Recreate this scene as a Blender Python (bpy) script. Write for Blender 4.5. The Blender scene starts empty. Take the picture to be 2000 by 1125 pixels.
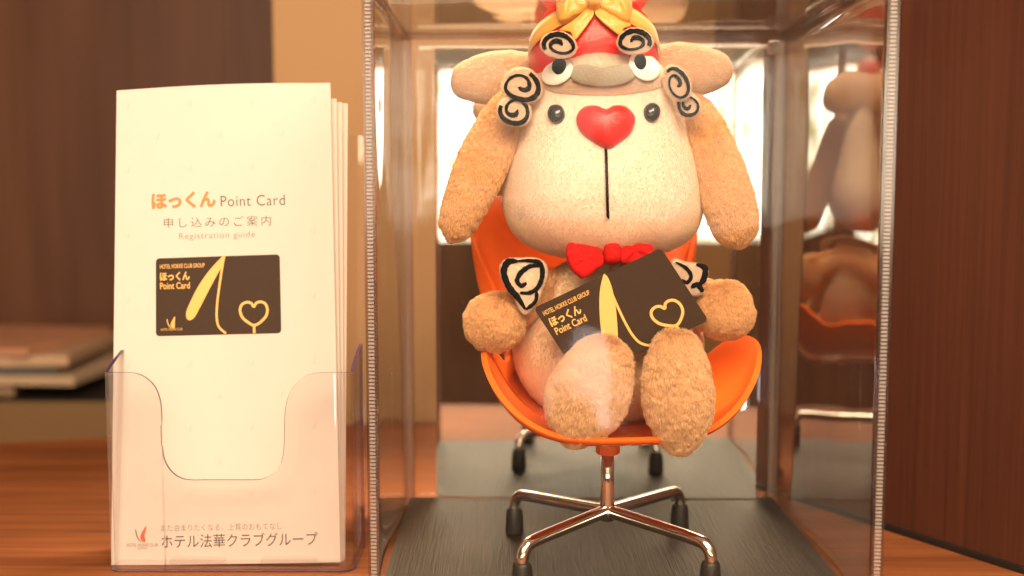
import bpy, bmesh, math, random
import numpy as np
from mathutils import Vector, Matrix, noise
from mathutils.bvhtree import BVHTree
random.seed(7); rng = np.random.default_rng(11)
S = bpy.context.scene
COL = S.collection

# ------------------------------------------------------------------ camera
F, H = 2200.0, 0.236                       # focal length in photo pixels (2000 wide), eye height over the base board
TH = math.atan(202 / F); CT, ST = math.cos(TH), math.sin(TH)
cd = bpy.data.cameras.new('camera'); cam = bpy.data.objects.new('camera', cd); COL.objects.link(cam)
cam.location = (0, 0, H); cam.rotation_euler = (math.pi / 2 - TH, 0, 0)
cd.sensor_width = 36; cd.lens = 36 * F / 2000; cd.clip_start = 0.01; cd.clip_end = 60
cd.dof.use_dof = True; cd.dof.focus_distance = 0.675; cd.dof.aperture_fstop = 4.0
S.camera = cam
# ------------------------------------------------------------------ light
w = bpy.data.worlds.new('World'); S.world = w; w.use_nodes = True
bg = w.node_tree.nodes['Background']; bg.inputs[0].default_value = (1.0, .74, .48, 1); bg.inputs[1].default_value = 0.34
def area(name, loc, target, sx, sy, power, col, spread=math.pi):
    l = bpy.data.lights.new(name, 'AREA'); l.shape = 'RECTANGLE'; l.size = sx; l.size_y = sy
    l.energy = power; l.color = col; l.spread = spread
    o = bpy.data.objects.new(name, l); COL.objects.link(o); o.location = loc
    o.rotation_euler = (Vector(target) - Vector(loc)).to_track_quat('-Z', 'Y').to_euler()
    return o
area('ceiling_light', (-.15, -.65, 1.2), (.0, .72, .1), .9, .7, 27, (1, .775, .535))
area('right_fill_light', (.50, -.15, 1.1), (.06, .72, .15), .5, .5, 13, (1, .775, .535))  # added fill from the right, brightens that side of the toy
area('rear_fill_light', (.22, 1.12, 1.2), (.10, .75, .15), .25, .2, 3.2, (1, .78, .53), math.radians(40))  # added backlight for the toy's back, in place of light off the mirror
area('uplight_fill', (0, -2.2, 1.05), (0, -2.3, 1.9), 3.2, 1.6, 80, (1, .78, .52))  # added fill pointing up, brightens the ceiling and the wall band
S.view_settings.view_transform = 'Standard'; S.view_settings.look = 'None'
S.view_settings.exposure = 0.24; S.view_settings.gamma = 1
S.render.engine = 'CYCLES'
try:
    S.cycles.transparent_max_bounces = 40; S.cycles.max_bounces = 12; S.cycles.glossy_bounces = 8
except Exception: pass

# ------------------------------------------------------------------ geometry helpers
def ray(px, py):
    u, v = (px - 1000) / F, (562.5 - py) / F
    return Vector((u, CT + v * ST, -ST + v * CT))
EYE = Vector((0, 0, H))
def P(px, py, Y):                          # point at depth Y seen at photo pixel
    d = ray(px, py); return EYE + d * (Y / d.y)
def FL(px, py, z=0.0):
    d = ray(px, py); return EYE + d * ((z - H) / d.z)
def onplane(px, py, o, n):
    d = ray(px, py); return EYE + d * ((o - EYE).dot(n) / d.dot(n))
def tag(o, label=None, cat=None, group=None, kind=None):
    if label: o['label'] = label
    if cat: o['category'] = cat
    if group: o['group'] = group
    if kind: o['kind'] = kind
    return o
def mobj(name, verts, faces, mat, parent=None, smooth=False):
    me = bpy.data.meshes.new(name); me.from_pydata([tuple(v) for v in verts], [], faces); me.update()
    return link(name, me, mat, parent, smooth)
def link(name, me, mat, parent=None, smooth=False):
    if smooth: me.polygons.foreach_set('use_smooth', [True] * len(me.polygons))
    for m in (mat if isinstance(mat, (list, tuple)) else [mat]): me.materials.append(m)
    o = bpy.data.objects.new(name, me); COL.objects.link(o)
    if parent: o.parent = parent; o.matrix_parent_inverse = Matrix.Translation(-parent_loc(parent))
    return o
def parent_loc(p):                         # meshes are built in world space, only Empties are moved
    return Vector(p.location) if p.type == 'EMPTY' else Vector((0, 0, 0))
def empty(name, loc, label, cat, group=None):
    e = bpy.data.objects.new(name, None); COL.objects.link(e); e.location = loc; e.empty_display_size = .01
    return tag(e, label, cat, group)
def box(lo, hi, bevel=0):
    bm = bmesh.new(); bmesh.ops.create_cube(bm, size=1)
    for v in bm.verts: v.co = Vector([lo[i] + (v.co[i] + .5) * (hi[i] - lo[i]) for i in range(3)])
    if bevel: bmesh.ops.bevel(bm, geom=list(bm.edges), offset=bevel, segments=2, affect='EDGES', profile=.6)
    bmesh.ops.recalc_face_normals(bm, faces=bm.faces)
    return bm
def bmobj(name, bm, mat, parent=None, smooth=False):
    me = bpy.data.meshes.new(name); bm.to_mesh(me); bm.free(); return link(name, me, mat, parent, smooth)
def prism(poly, z0, z1):                   # vertical prism on an xy polygon
    n = len(poly); v = [(x, y, z0) for x, y in poly] + [(x, y, z1) for x, y in poly]
    f = [tuple(range(n))[::-1], tuple(range(n, 2 * n))] + [(i, (i + 1) % n, n + (i + 1) % n, n + i) for i in range(n)]
    return v, f
def tube(path, radii, seg=14, flat=None, caps=True, up=Vector((0, 1, 0))):
    # swept ellipse; radii (a across, b along 'up'); rounded ends come from the radii given
    V, Fc = [], []
    n = len(path)
    for i, p in enumerate(path):
        t = (path[min(i + 1, n - 1)] - path[max(i - 1, 0)]).normalized()
        s = t.cross(up)
        if s.length < 1e-5: s = t.cross(Vector((1, 0, 0)))
        s.normalize(); u = s.cross(t).normalized()
        a, b = radii[i] if isinstance(radii[i], tuple) else (radii[i], radii[i])
        for k in range(seg):
            q = 2 * math.pi * k / seg
            V.append(p + s * (a * math.cos(q)) + u * (b * math.sin(q)))
    for i in range(n - 1):
        for k in range(seg):
            Fc.append((i * seg + k, i * seg + (k + 1) % seg, (i + 1) * seg + (k + 1) % seg, (i + 1) * seg + k))
    if caps:
        Fc.append(tuple(range(seg))[::-1]); Fc.append(tuple(range((n - 1) * seg, n * seg)))
    return V, Fc
def catmull(pts, n):
    out = []; m = len(pts)
    for i in range(m - 1):
        a, b, c, d = (np.array(pts[max(i - 1, 0)], float), np.array(pts[i], float), np.array(pts[i + 1], float), np.array(pts[min(i + 2, m - 1)], float))
        for k in range(n):
            t = k / n
            out.append(.5 * (2 * b + (c - a) * t + (2 * a - 5 * b + 4 * c - d) * t * t + (3 * b - a - 3 * c + d) * t ** 3))
    out.append(np.array(pts[-1], float)); return out
def fixn(o):
    bm = bmesh.new(); bm.from_mesh(o.data); bmesh.ops.recalc_face_normals(bm, faces=bm.faces); bm.to_mesh(o.data); bm.free(); return o

# ------------------------------------------------------------------ materials
def mat(name):
    m = bpy.data.materials.new(name); m.use_nodes = True
    nt = m.node_tree; return m, nt, nt.nodes['Principled BSDF']
def N(nt, t, **kw):
    n = nt.nodes.new(t)
    for k, v in kw.items():
        if k in n.inputs: n.inputs[k].default_value = v
        else: setattr(n, k, v)
    return n
def plain(name, col, rough=.5, var=.08, scale=200, bump=0.0, metal=0, coat=0, sheen=0):
    m, nt, b = mat(name)
    tc = N(nt, 'ShaderNodeTexCoord'); nz = N(nt, 'ShaderNodeTexNoise'); nz.inputs['Scale'].default_value = scale; nz.inputs['Detail'].default_value = 4
    nt.links.new(tc.outputs['Object'], nz.inputs['Vector'])
    mx = N(nt, 'ShaderNodeMix', data_type='RGBA')
    mx.inputs['A'].default_value = (*[c * (1 - var) for c in col], 1); mx.inputs['B'].default_value = (*[min(1, c * (1 + var)) for c in col], 1)
    nt.links.new(nz.outputs['Fac'], mx.inputs['Factor']); nt.links.new(mx.outputs['Result'], b.inputs['Base Color'])
    b.inputs['Roughness'].default_value = rough; b.inputs['Metallic'].default_value = metal; b.inputs['Coat Weight'].default_value = coat
    b.inputs['Sheen Weight'].default_value = sheen
    if bump:
        bp = N(nt, 'ShaderNodeBump'); bp.inputs['Strength'].default_value = bump; bp.inputs['Distance'].default_value = .0006
        nt.links.new(nz.outputs['Fac'], bp.inputs['Height']); nt.links.new(bp.outputs['Normal'], b.inputs['Normal'])
    return m
def wood(name, c0, c1, axis, fine=260, long=7, rough=.45, bump=.25, dist=.0004, coarse=14, spec=.5):
    m, nt, b = mat(name)
    tc = N(nt, 'ShaderNodeTexCoord'); mp = N(nt, 'ShaderNodeMapping'); nt.links.new(tc.outputs['Object'], mp.inputs['Vector'])
    sc = [fine] * 3; sc[axis] = long; mp.inputs['Scale'].default_value = sc
    n1 = N(nt, 'ShaderNodeTexNoise'); n1.inputs['Scale'].default_value = 1; n1.inputs['Detail'].default_value = 5; n1.inputs['Roughness'].default_value = .62
    nt.links.new(mp.outputs[0], n1.inputs['Vector'])
    mp2 = N(nt, 'ShaderNodeMapping'); nt.links.new(tc.outputs['Object'], mp2.inputs['Vector'])
    s2 = [coarse] * 3; s2[axis] = .8; mp2.inputs['Scale'].default_value = s2
    n2 = N(nt, 'ShaderNodeTexNoise'); n2.inputs['Scale'].default_value = 1; n2.inputs['Detail'].default_value = 6; n2.inputs['Distortion'].default_value = .6
    nt.links.new(mp2.outputs[0], n2.inputs['Vector'])
    ad = N(nt, 'ShaderNodeMath', operation='MULTIPLY_ADD'); ad.inputs[1].default_value = .55
    nt.links.new(n1.outputs['Fac'], ad.inputs[0])
    hf = N(nt, 'ShaderNodeMath', operation='MULTIPLY'); hf.inputs[1].default_value = .5; nt.links.new(n2.outputs['Fac'], hf.inputs[0]); nt.links.new(hf.outputs[0], ad.inputs[2])
    rp = N(nt, 'ShaderNodeValToRGB'); rp.color_ramp.elements[0].position = .38; rp.color_ramp.elements[1].position = .68
    rp.color_ramp.elements[0].color = (*c0, 1); rp.color_ramp.elements[1].color = (*c1, 1)
    nt.links.new(ad.outputs[0], rp.inputs['Fac']); nt.links.new(rp.outputs['Color'], b.inputs['Base Color'])
    b.inputs['Roughness'].default_value = rough; b.inputs['Specular IOR Level'].default_value = spec
    bp = N(nt, 'ShaderNodeBump'); bp.inputs['Strength'].default_value = bump; bp.inputs['Distance'].default_value = dist
    nt.links.new(n1.outputs['Fac'], bp.inputs['Height']); nt.links.new(bp.outputs['Normal'], b.inputs['Normal'])
    return m
def clear(name, tint=(1, 1, 1), f0=.04, rough=.02, wave=0.0, wscale=9, gain=1.0, dirt=.0, power=5, veil=0):
    # clear plastic sheet: passes light straight through and mirrors more towards grazing angles
    m = bpy.data.materials.new(name); m.use_nodes = True; nt = m.node_tree; nt.nodes.clear()
    out = N(nt, 'ShaderNodeOutputMaterial'); tr = N(nt, 'ShaderNodeBsdfTransparent'); tr.inputs[0].default_value = (*tint, 1)
    gl = N(nt, 'ShaderNodeBsdfGlossy'); gl.inputs['Roughness'].default_value = rough
    lw = N(nt, 'ShaderNodeLayerWeight'); lw.inputs['Blend'].default_value = .5
    pw = N(nt, 'ShaderNodeMath', operation='POWER'); pw.inputs[1].default_value = power; nt.links.new(lw.outputs['Facing'], pw.inputs[0])
    ml = N(nt, 'ShaderNodeMath', operation='MULTIPLY_ADD', use_clamp=True); ml.inputs[1].default_value = (1 - f0) * gain; ml.inputs[2].default_value = f0
    nt.links.new(pw.outputs[0], ml.inputs[0])
    mx = N(nt, 'ShaderNodeMixShader'); nt.links.new(ml.outputs[0], mx.inputs[0]); nt.links.new(tr.outputs[0], mx.inputs[1]); nt.links.new(gl.outputs[0], mx.inputs[2])
    last = mx
    if wave:
        tc = N(nt, 'ShaderNodeTexCoord'); nz = N(nt, 'ShaderNodeTexNoise'); nz.inputs['Scale'].default_value = wscale; nz.inputs['Detail'].default_value = 1.5
        nt.links.new(tc.outputs['Object'], nz.inputs['Vector'])
        bp = N(nt, 'ShaderNodeBump'); bp.inputs['Strength'].default_value = 1; bp.inputs['Distance'].default_value = wave
        nt.links.new(nz.outputs['Fac'], bp.inputs['Height']); nt.links.new(bp.outputs['Normal'], gl.inputs['Normal'])
    if dirt:
        tc = N(nt, 'ShaderNodeTexCoord'); n3 = N(nt, 'ShaderNodeTexNoise'); n3.inputs['Scale'].default_value = 420; n3.inputs['Detail'].default_value = 3
        nt.links.new(tc.outputs['Object'], n3.inputs['Vector'])
        rp = N(nt, 'ShaderNodeMapRange'); rp.inputs[1].default_value = .70; rp.inputs[2].default_value = .80; rp.inputs[3].default_value = dirt * .25; rp.inputs[4].default_value = dirt * 5
        nt.links.new(n3.outputs['Fac'], rp.inputs[0])
        df = N(nt, 'ShaderNodeBsdfDiffuse'); df.inputs[0].default_value = (.8, .78, .75, 1)
        m2 = N(nt, 'ShaderNodeMixShader'); nt.links.new(rp.outputs[0], m2.inputs[0]); nt.links.new(mx.outputs[0], m2.inputs[1]); nt.links.new(df.outputs[0], m2.inputs[2]); last = m2
    if veil:                                   # milky plastic
        df = N(nt, 'ShaderNodeBsdfDiffuse'); df.inputs[0].default_value = (.85, .80, .78, 1); m3 = N(nt, 'ShaderNodeMixShader'); m3.inputs[0].default_value = veil
        nt.links.new(last.outputs[0], m3.inputs[1]); nt.links.new(df.outputs[0], m3.inputs[2]); last = m3
    nt.links.new(last.outputs[0], out.inputs[0])
    return m
def attrmat(name, rough=.85, sheen=.3):
    m, nt, b = mat(name)
    a = N(nt, 'ShaderNodeAttribute'); a.attribute_name = 'col'
    if sheen:
        nt.nodes.remove(b); df = N(nt, 'ShaderNodeBsdfDiffuse'); tl = N(nt, 'ShaderNodeBsdfTranslucent'); mx = N(nt, 'ShaderNodeMixShader'); mx.inputs[0].default_value = .5
        nt.links.new(a.outputs['Color'], df.inputs[0]); nt.links.new(a.outputs['Color'], tl.inputs[0])
        nt.links.new(df.outputs[0], mx.inputs[1]); nt.links.new(tl.outputs[0], mx.inputs[2]); nt.links.new(mx.outputs[0], nt.nodes['Material Output'].inputs[0])
        return m
    nt.links.new(a.outputs['Color'], b.inputs['Base Color']); b.inputs['Roughness'].default_value = rough
    b.inputs['Specular IOR Level'].default_value = .15
    return m
def emit(name, col, s):
    m = bpy.data.materials.new(name); m.use_nodes = True; nt = m.node_tree; nt.nodes.clear()
    e = N(nt, 'ShaderNodeEmission'); e.inputs[0].default_value = (*col, 1); e.inputs[1].default_value = s
    o = N(nt, 'ShaderNodeOutputMaterial'); nt.links.new(e.outputs[0], o.inputs[0]); return m

M = {}
M['table'] = wood('orange_wood', (.12, .034, .011), (.31, .105, .036), 0, 210, 6, .62, .12, spec=.2)
M['rightwall'] = wood('dark_red_wood', (.054, .015, .0075), (.10, .029, .013), 2, 300, 5, .5, .2, coarse=26)
M['leftwall'] = wood('brown_wood', (.095, .032, .014), (.19, .073, .034), 2, 120, 2, .5, .1, coarse=12)
M['pillar'] = plain('tan_plaster', (.40, .235, .115), .8, .05, 6)
M['board'] = wood('black_ash_board', (.006, .005, .004), (.034, .026, .020), 1, 620, 22, .40, 1.0, .0009, coarse=60, spec=.2)
M['boardedge'] = plain('black_board_edge', (.012, .010, .009), .5, .2, 300)
M['case'] = clear('clear_vinyl', (.985, .975, .96), .045, .012, .0036, 5, 1.0, .010, 4.0)
M['casefront'] = clear('clear_vinyl_front', (.985, .98, .97), .009, .03, .0030, 9, 1, .010)
M['mirror'], _nt, _b = mat('mirror_silver')
_b.inputs['Metallic'].default_value = 1; _b.inputs['Roughness'].default_value = .012; _b.inputs['Base Color'].default_value = (.90, .89, .86, 1)
M['piping'] = clear('clear_strip', (.80, .70, .66), .08, .15, 0, 9, .9, .05)
M['rib'] = clear('milky_rib', (.85, .78, .73), .10, .25, 0, 9, .9, 0, 5, .20)
M['acrylic'] = clear('clear_acrylic', (.985, .965, .965), .025, .01, .0004, 14, 1)
M['acrylicrim'] = plain('violet_acrylic_edge', (.06, .03, .085), .2, .1, 60)
M['orange'] = plain('orange_plastic', (.90, .150, .018), .16, .02, 40, 0, 0, .4)
M['chrome'], _nt, _b = mat('chrome')
_b.inputs['Metallic'].default_value = 1; _b.inputs['Roughness'].default_value = .07; _b.inputs['Base Color'].default_value = (.80, .78, .75, 1)
M['rubber'] = plain('black_rubber', (.012, .011, .010), .45, .2, 400)
M['paper'] = plain('cream_paper', (.60, .55, .51), .55, .015, 90)
M['paper2'] = plain('cream_paper_back', (.62, .53, .47), .6, .02, 90)
M['cardbrown'] = plain('brown_card_print', (.040, .020, .010), .45, .06, 500)
M['printbrown'] = plain('brown_picture_print', (.050, .029, .018), .55, .06, 500)
M['gold'] = plain('gold_print', (.80, .44, .12), .4, .05, 300)
M['inkorange'] = plain('orange_ink', (.86, .20, .055), .6, .03, 300)
M['inkgrey'] = plain('dark_ink', (.075, .062, .045), .6, .03, 300)
M['inkmid'] = plain('grey_ink', (.20, .17, .14), .6, .03, 300)
M['inkfaint'] = plain('faint_ink', (.555, .495, .44), .6, .02, 300)
M['inkred'] = plain('red_ink', (.80, .10, .05), .6, .03, 300)
M['red'] = plain('red_felt', (.62, .012, .012), .9, .2, 700, .7)
M['redvinyl'] = plain('red_vinyl', (.60, .010, .012), .28, .10, 420, .35)
M['nosevinyl'] = plain('red_nose_vinyl', (.66, .012, .014), .3, .08, 900, .45)
M['ribbon'] = plain('gold_satin', (.80, .40, .075), .32, .06, 160, .1, sheen=.3)
M['feltwhite'] = plain('white_felt', (.88, .85, .82), .95, .06, 900, .6)
M['feltgrey'] = plain('grey_felt', (.34, .30, .24), .95, .14, 900, .7)
M['feltcream'] = plain('cream_felt', (.80, .65, .50), .95, .06, 900, .6)
M['thread'] = plain('black_thread', (.008, .007, .008), .95, .3, 1500, .8)
M['black'] = plain('black_eye', (.008, .006, .006), .06, .1, 100, coat=.5)
M['fur'] = attrmat('plush_fibre'); M['furbase'] = attrmat('plush_cloth', .95, 0)
M['cabinet'] = plain('olive_cabinet', (.20, .115, .048), .6, .1, 5)
M['lobby'] = wood('lobby_panel', (.09, .042, .023), (.22, .11, .06), 2, 60, 2, .55, .1)
M['ceil'] = plain('ceiling_white', (.80, .72, .60), .85, .03, 3)
M['daylight'] = emit('daylight_glass', (1, .90, .70), 5.0)
_nt = M['daylight'].node_tree; _tc = N(_nt, 'ShaderNodeTexCoord'); _nz = N(_nt, 'ShaderNodeTexNoise'); _nz.inputs['Scale'].default_value = 4.2; _nz.inputs['Detail'].default_value = 5
_rp = N(_nt, 'ShaderNodeValToRGB'); _rp.color_ramp.elements[0].position = .37; _rp.color_ramp.elements[1].position = .49
_rp.color_ramp.elements[0].color = (.22, .17, .06, 1); _rp.color_ramp.elements[1].color = (1, .90, .70, 1)
_nt.links.new(_tc.outputs['Object'], _nz.inputs['Vector']); _nt.links.new(_nz.outputs['Fac'], _rp.inputs[0]); _nt.links.new(_rp.outputs['Color'], _nt.nodes['Emission'].inputs[0])
M['glarepane'] = emit('glare_pane_glow', (.95, .93, 1), 12)  # glow of the added pane, only there for its reflection
M['lampglow'] = emit('downlight_glow', (1, .78, .45), 14)

M['thread'].node_tree.nodes['Principled BSDF'].inputs['Specular IOR Level'].default_value = .05
M['red'].node_tree.nodes['Principled BSDF'].inputs['Specular IOR Level'].default_value = .1
for k_ in ('cardbrown', 'printbrown', 'paper', 'paper2'): M[k_].node_tree.nodes['Principled BSDF'].inputs['Specular IOR Level'].default_value = .14
# ------------------------------------------------------------------ setting
TZ = -0.008
far = lambda x: 1.0506 + (x + .4857) * (1.1405 - 1.0506) / (.4857 - .1211)
v, f = prism([(-1.1, .40), (.75, .40), (.75, far(.75)), (-1.1, far(-1.1))], TZ - .03, TZ)
tag(mobj('table_top', v, f, M['table']), 'orange brown wooden counter top under the case and the leaflet holder', 'counter', kind='structure')
a, b = Vector((.2678, .7813)), Vector((.3235, .6922)); d = (b - a).normalized(); nrm = Vector((-d.y, d.x))
q0, q1 = a - d * .19, b + d * .42
if nrm.x < 0: nrm = -nrm
v, f = prism([tuple(q0), tuple(q1), tuple(q1 + nrm * .04), tuple(q0 + nrm * .04)], -.9, 1.2)
tag(mobj('wall_right', v, f, M['rightwall']), kind='structure')
v, f = prism([tuple(q0 - nrm * .004), tuple(q1 - nrm * .004), tuple(q1), tuple(q0)], TZ + .0005, TZ + .004)
mobj('wall_seam', v, f, M['boardedge'], bpy.data.objects['wall_right'])
v, f = prism([(-2.6, 2.3), (.4, 2.3), (.4, 2.35), (-2.6, 2.35)], -.9, 1.9)
tag(mobj('wall_left', v, f, M['leftwall']), kind='structure')
pl = P(538, 300, 1.32).x
v, f = prism([(pl, 1.32), (.7, 1.32), (.7, 1.7), (pl, 1.7)], -.9, 1.9)
tag(mobj('wall_back', v, f, M['pillar']), kind='structure')
# room behind the camera, seen in the mirror and in the clear sheets
def lobby():
    yb = -3.6
    wx = [-2.6, -1.75, -.95, .0, .9, 1.6, 2.6]
    tag(bmobj('wall_rear', box((-2.6, yb - .1, -.9), (2.6, yb, .05)), M['lobby']), kind='structure')
    wr = bpy.data.objects['wall_rear']
    bmobj('wall_panel', box((.35, yb + .002, -.9), (2.6, yb + .03, .045)), M['pillar'], wr)
    bmobj('wall_band', box((-2.6, yb - .1, .86), (2.6, yb, 1.9)), M['ceil'], wr)
    for x in (-2.5, -1.45, 1.30, 2.5):
        bmobj('window_post', box((x - .07, yb - .1, .05), (x + .07, yb + .002, .858)), M['pillar'], wr)
    for x0, x1 in ((-2.43, -1.52), (-1.38, 1.23), (1.37, 2.43)):
        bmobj('window_pane', box((x0, yb - .09, .052), (x1, yb - .06, .858)), M['daylight'], wr)
    bmobj('glare_pane', box((-.75, yb + .002, -.82), (-.64, yb + .01, -.48), .003), M['glarepane'], wr)  # added glowing slab, puts the white smear on the front panel
    tag(bmobj('ceiling', box((-2.6, yb - .1, 1.9), (2.6, 2.35, 1.95)), M['ceil']), kind='structure')
    for x, y in ((-1.0, -2.6), (.2, -2.6), (1.2, -2.6), (-.4, -1.6), (.9, -1.6), (.3, -.7)):
        bm = bmesh.new(); bmesh.ops.create_cone(bm, cap_ends=True, segments=20, radius1=.05, radius2=.05, depth=.01, matrix=Matrix.Translation((x, y, 1.893)))
        bmobj('downlight', bm, M['lampglow'], bpy.data.objects['ceiling'])
    tag(bmobj('floor', box((-2.6, yb - .1, -.95), (2.6, 2.35, -.9)), M['lobby']), kind='structure')
    tag(bmobj('wall_side', box((-2.7, yb - .1, -.9), (-2.6, 2.35, 1.9)), M['leftwall']), kind='structure')
    tag(bmobj('wall_side', box((2.6, yb - .1, -.9), (2.7, 2.35, 1.9)), M['pillar']), kind='structure')
lobby()
# low cabinet and magazines far left
cy = 1.62; ct = P(100, 782, cy).z
bmobj('low_cabinet', box((-1.6, cy, -.9), (P(520, 780, cy).x, cy + .45, ct), .006), M['cabinet'])
bmobj('cabinet_top', box((-1.6, cy - .004, ct + .0002), (P(520, 780, cy).x, cy + .45, ct + .0008)), M['boardedge'], bpy.data.objects['low_cabinet'])
tag(bpy.data.objects['low_cabinet'], 'olive brown low cabinet behind the counter under the magazines', 'cabinet')
mags = [(-.86, -.62, .000, .018, .10, (.30, .19, .12)), (-.74, -.50, .0185, .032, -.08, (.50, .36, .25)), (-.82, -.56, .033, .045, .14, (.08, .09, .09)),
        (-.80, -.53, .0455, .062, .05, (.52, .34, .22)), (-.76, -.56, .0625, .074, -.12, (.55, .27, .16)), (-1.15, -.88, .0, .05, -.1, (.5, .3, .17))]
mlab = ['tan magazine at the bottom of the blurred pile', 'cream magazine second from the bottom of the blurred pile', 'dark grey magazine in the middle of the blurred pile',
        'peach magazine second from the top of the blurred pile', 'orange cream magazine on top of the blurred pile', 'thick peach magazine cut by the left edge of the picture']
for (x0, x1, z0, z1, r, c), lb in zip(mags, mlab):
    bm = box((-(x1 - x0) / 2, -.13, z0), ((x1 - x0) / 2, .13, z1), .002)
    o = bmobj('magazine', bm, plain('magazine_cover', c, .4, .25, 18)); o.location = ((x0 + x1) / 2 - .13, cy + .145, ct + .001); o.rotation_euler.z = r
    tag(o, lb, 'magazine', 'magazines piled on the low cabinet')

# ------------------------------------------------------------------ display case
XL, XR, YB = -.0785, .1985, .838
YFL, YFR = .632, .602; ZT = P(1517, 70, YB).z
case = empty('display_case', ((XL + XR) / 2, .72, TZ), 'clear vinyl display box with ribbed corner strips around the plush toy', 'display case')
v, f = prism([(XL + .001, YFL + .001), (XR - .001, YFR + .001), (XR - .001, YB), (XL + .001, YB)], TZ, -.0005)
mobj('base_tray', v, f, M['boardedge'], case)
v, f = prism([(XL + .004, YFL + .005), (XR - .006, YFR + .005), (XR - .006, YB - .004), (XL + .004, YB - .004)], -.0004, 0.0)
mobj('base_board', v, f, M['board'], case)
def sheet(name, pts, m, nx=1, bow=0):      # thin closed panel
    a, b = Vector((*pts[0], 0)), Vector((*pts[1], 0)); dd = (b - a); nn = Vector((-dd.y, dd.x, 0)).normalized()
    n1, n2 = 24, 30; V = []; Fs = []
    for i in range(n1 + 1):
        for j in range(n2 + 1):
            s, t = i / n1, j / n2
            off = bow * math.sin(math.pi * s) * math.sin(math.pi * t) + bow * .5 * math.sin(5 * s + 3.3 * t) * math.sin(math.pi * s)
            p = a + dd * s + nn * off; p.z = TZ + .001 + (ZT - TZ - .001) * t; V.append(p)
    for i in range(n1):
        for j in range(n2):
            k = i * (n2 + 1) + j; Fs.append((k, k + n2 + 1, k + n2 + 2, k + 1))
    o = mobj(name, V, Fs, m, case, True)
    md = o.modifiers.new('thickness', 'SOLIDIFY'); md.thickness = .0004
    return o
sheet('front_panel', [(XL, YFL), (XR, YFR)], M['casefront'], bow=.0012)
sheet('side_panel', [(XL, YFL), (XL, YB)], M['case'], bow=.0035)
sheet('side_panel', [(XR, YFR), (XR, YB)], M['case'], bow=-.003)
sheet('back_panel', [(XL, YB + .001), (XR, YB + .001)], M['case'], bow=.001)
v, f = prism([(XL, YFL), (XR, YFR), (XR, YB), (XL, YB)], ZT, ZT + .0006)
mobj('top_panel', v, f, M['case'], case)
def strip(x, y, ang, wd=.0062):
    # ribbed vinyl corner strip: two beads and close cross ribs
    V, Fs = [], []
    def addbox(x0, x1, y0, y1, z0, z1):
        k = len(V)
        for zz in (z0, z1):
            for xx, yy in ((x0, y0), (x1, y0), (x1, y1), (x0, y1)): V.append((xx, yy, zz))
        Fs.extend([(k, k + 3, k + 2, k + 1), (k + 4, k + 5, k + 6, k + 7), (k, k + 1, k + 5, k + 4), (k + 1, k + 2, k + 6, k + 5), (k + 2, k + 3, k + 7, k + 6), (k + 3, k, k + 4, k + 7)])
    z0, z1 = TZ + .001, ZT
    addbox(-wd / 2, -wd / 2 + .0012, -.0012, .0012, z0, z1); addbox(wd / 2 - .0012, wd / 2, -.0012, .0012, z0, z1)
    addbox(-wd / 2 + .0013, wd / 2 - .0013, -.0003, .0003, z0, z1)
    z = z0
    while z < z1 - .002:
        addbox(-wd / 2 + .0014, wd / 2 - .0014, -.0012, -.0004, z, z + .0012); z += .0021
    o = mobj('corner_strip', V, Fs, [M['piping'], M['rib']], case)
    for i, pg in enumerate(o.data.polygons): pg.material_index = 1 if i >= 18 else 0
    R = Matrix.Translation((x, y, 0)) @ Matrix.Rotation(ang, 4, 'Z'); o.data.transform(R)
    return o
strip(XL - .0005, YFL - .003, -.1); strip(XR + .0008, YFR - .003, -.12)
strip(XL - .0006, YFL + .006, math.pi / 2 - .35, .007)
strip(XL + .0015, YB + .004, 0); strip(XR - .002, YB + .004, 0)
for (p0, p1) in (((XL, YFL), (XL, YB)), ((XR, YFR), (XR, YB)), ((XL, YB), (XR, YB)), ((XL, YFL), (XR, YFR))):
    V, Fs = tube([Vector((*p0, ZT)), Vector((*p1, ZT))], [.0028, .0028], 8, up=Vector((0, 0, 1)))
    fixn(mobj('top_edge_strip', V, Fs, M['piping'], case, True))
bmobj('corner_clip', box((XR - .012, YB - .006, ZT - .014), (XR - .003, YB - .002, ZT - .004), .001), M['piping'], case)
# mirror leaning at the back of the case
mn = Vector((-.0227, -1, .008)).normalized(); mo = Vector((.062, .8335, .0005))
ux = Vector((1, -.0227, 0)).normalized(); uz = mn.cross(ux); uz = uz if uz.z > 0 else -uz
ml_, mr_, mh = -.119, .1215, (P(1475, 92, .826).z) 
V = []
for off in (0, -.003):
    for s, t in ((ml_, 0), (mr_, 0), (mr_, mh), (ml_, mh)): V.append(mo + ux * s + uz * t + mn * off)
o = fixn(mobj('mirror', V, [(0, 1, 2, 3), (7, 6, 5, 4), (0, 4, 5, 1), (1, 5, 6, 2), (2, 6, 7, 3), (3, 7, 4, 0)], M['mirror']))
tag(o, 'upright mirror panel at the back of the clear box behind the orange chair', 'mirror')

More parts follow.
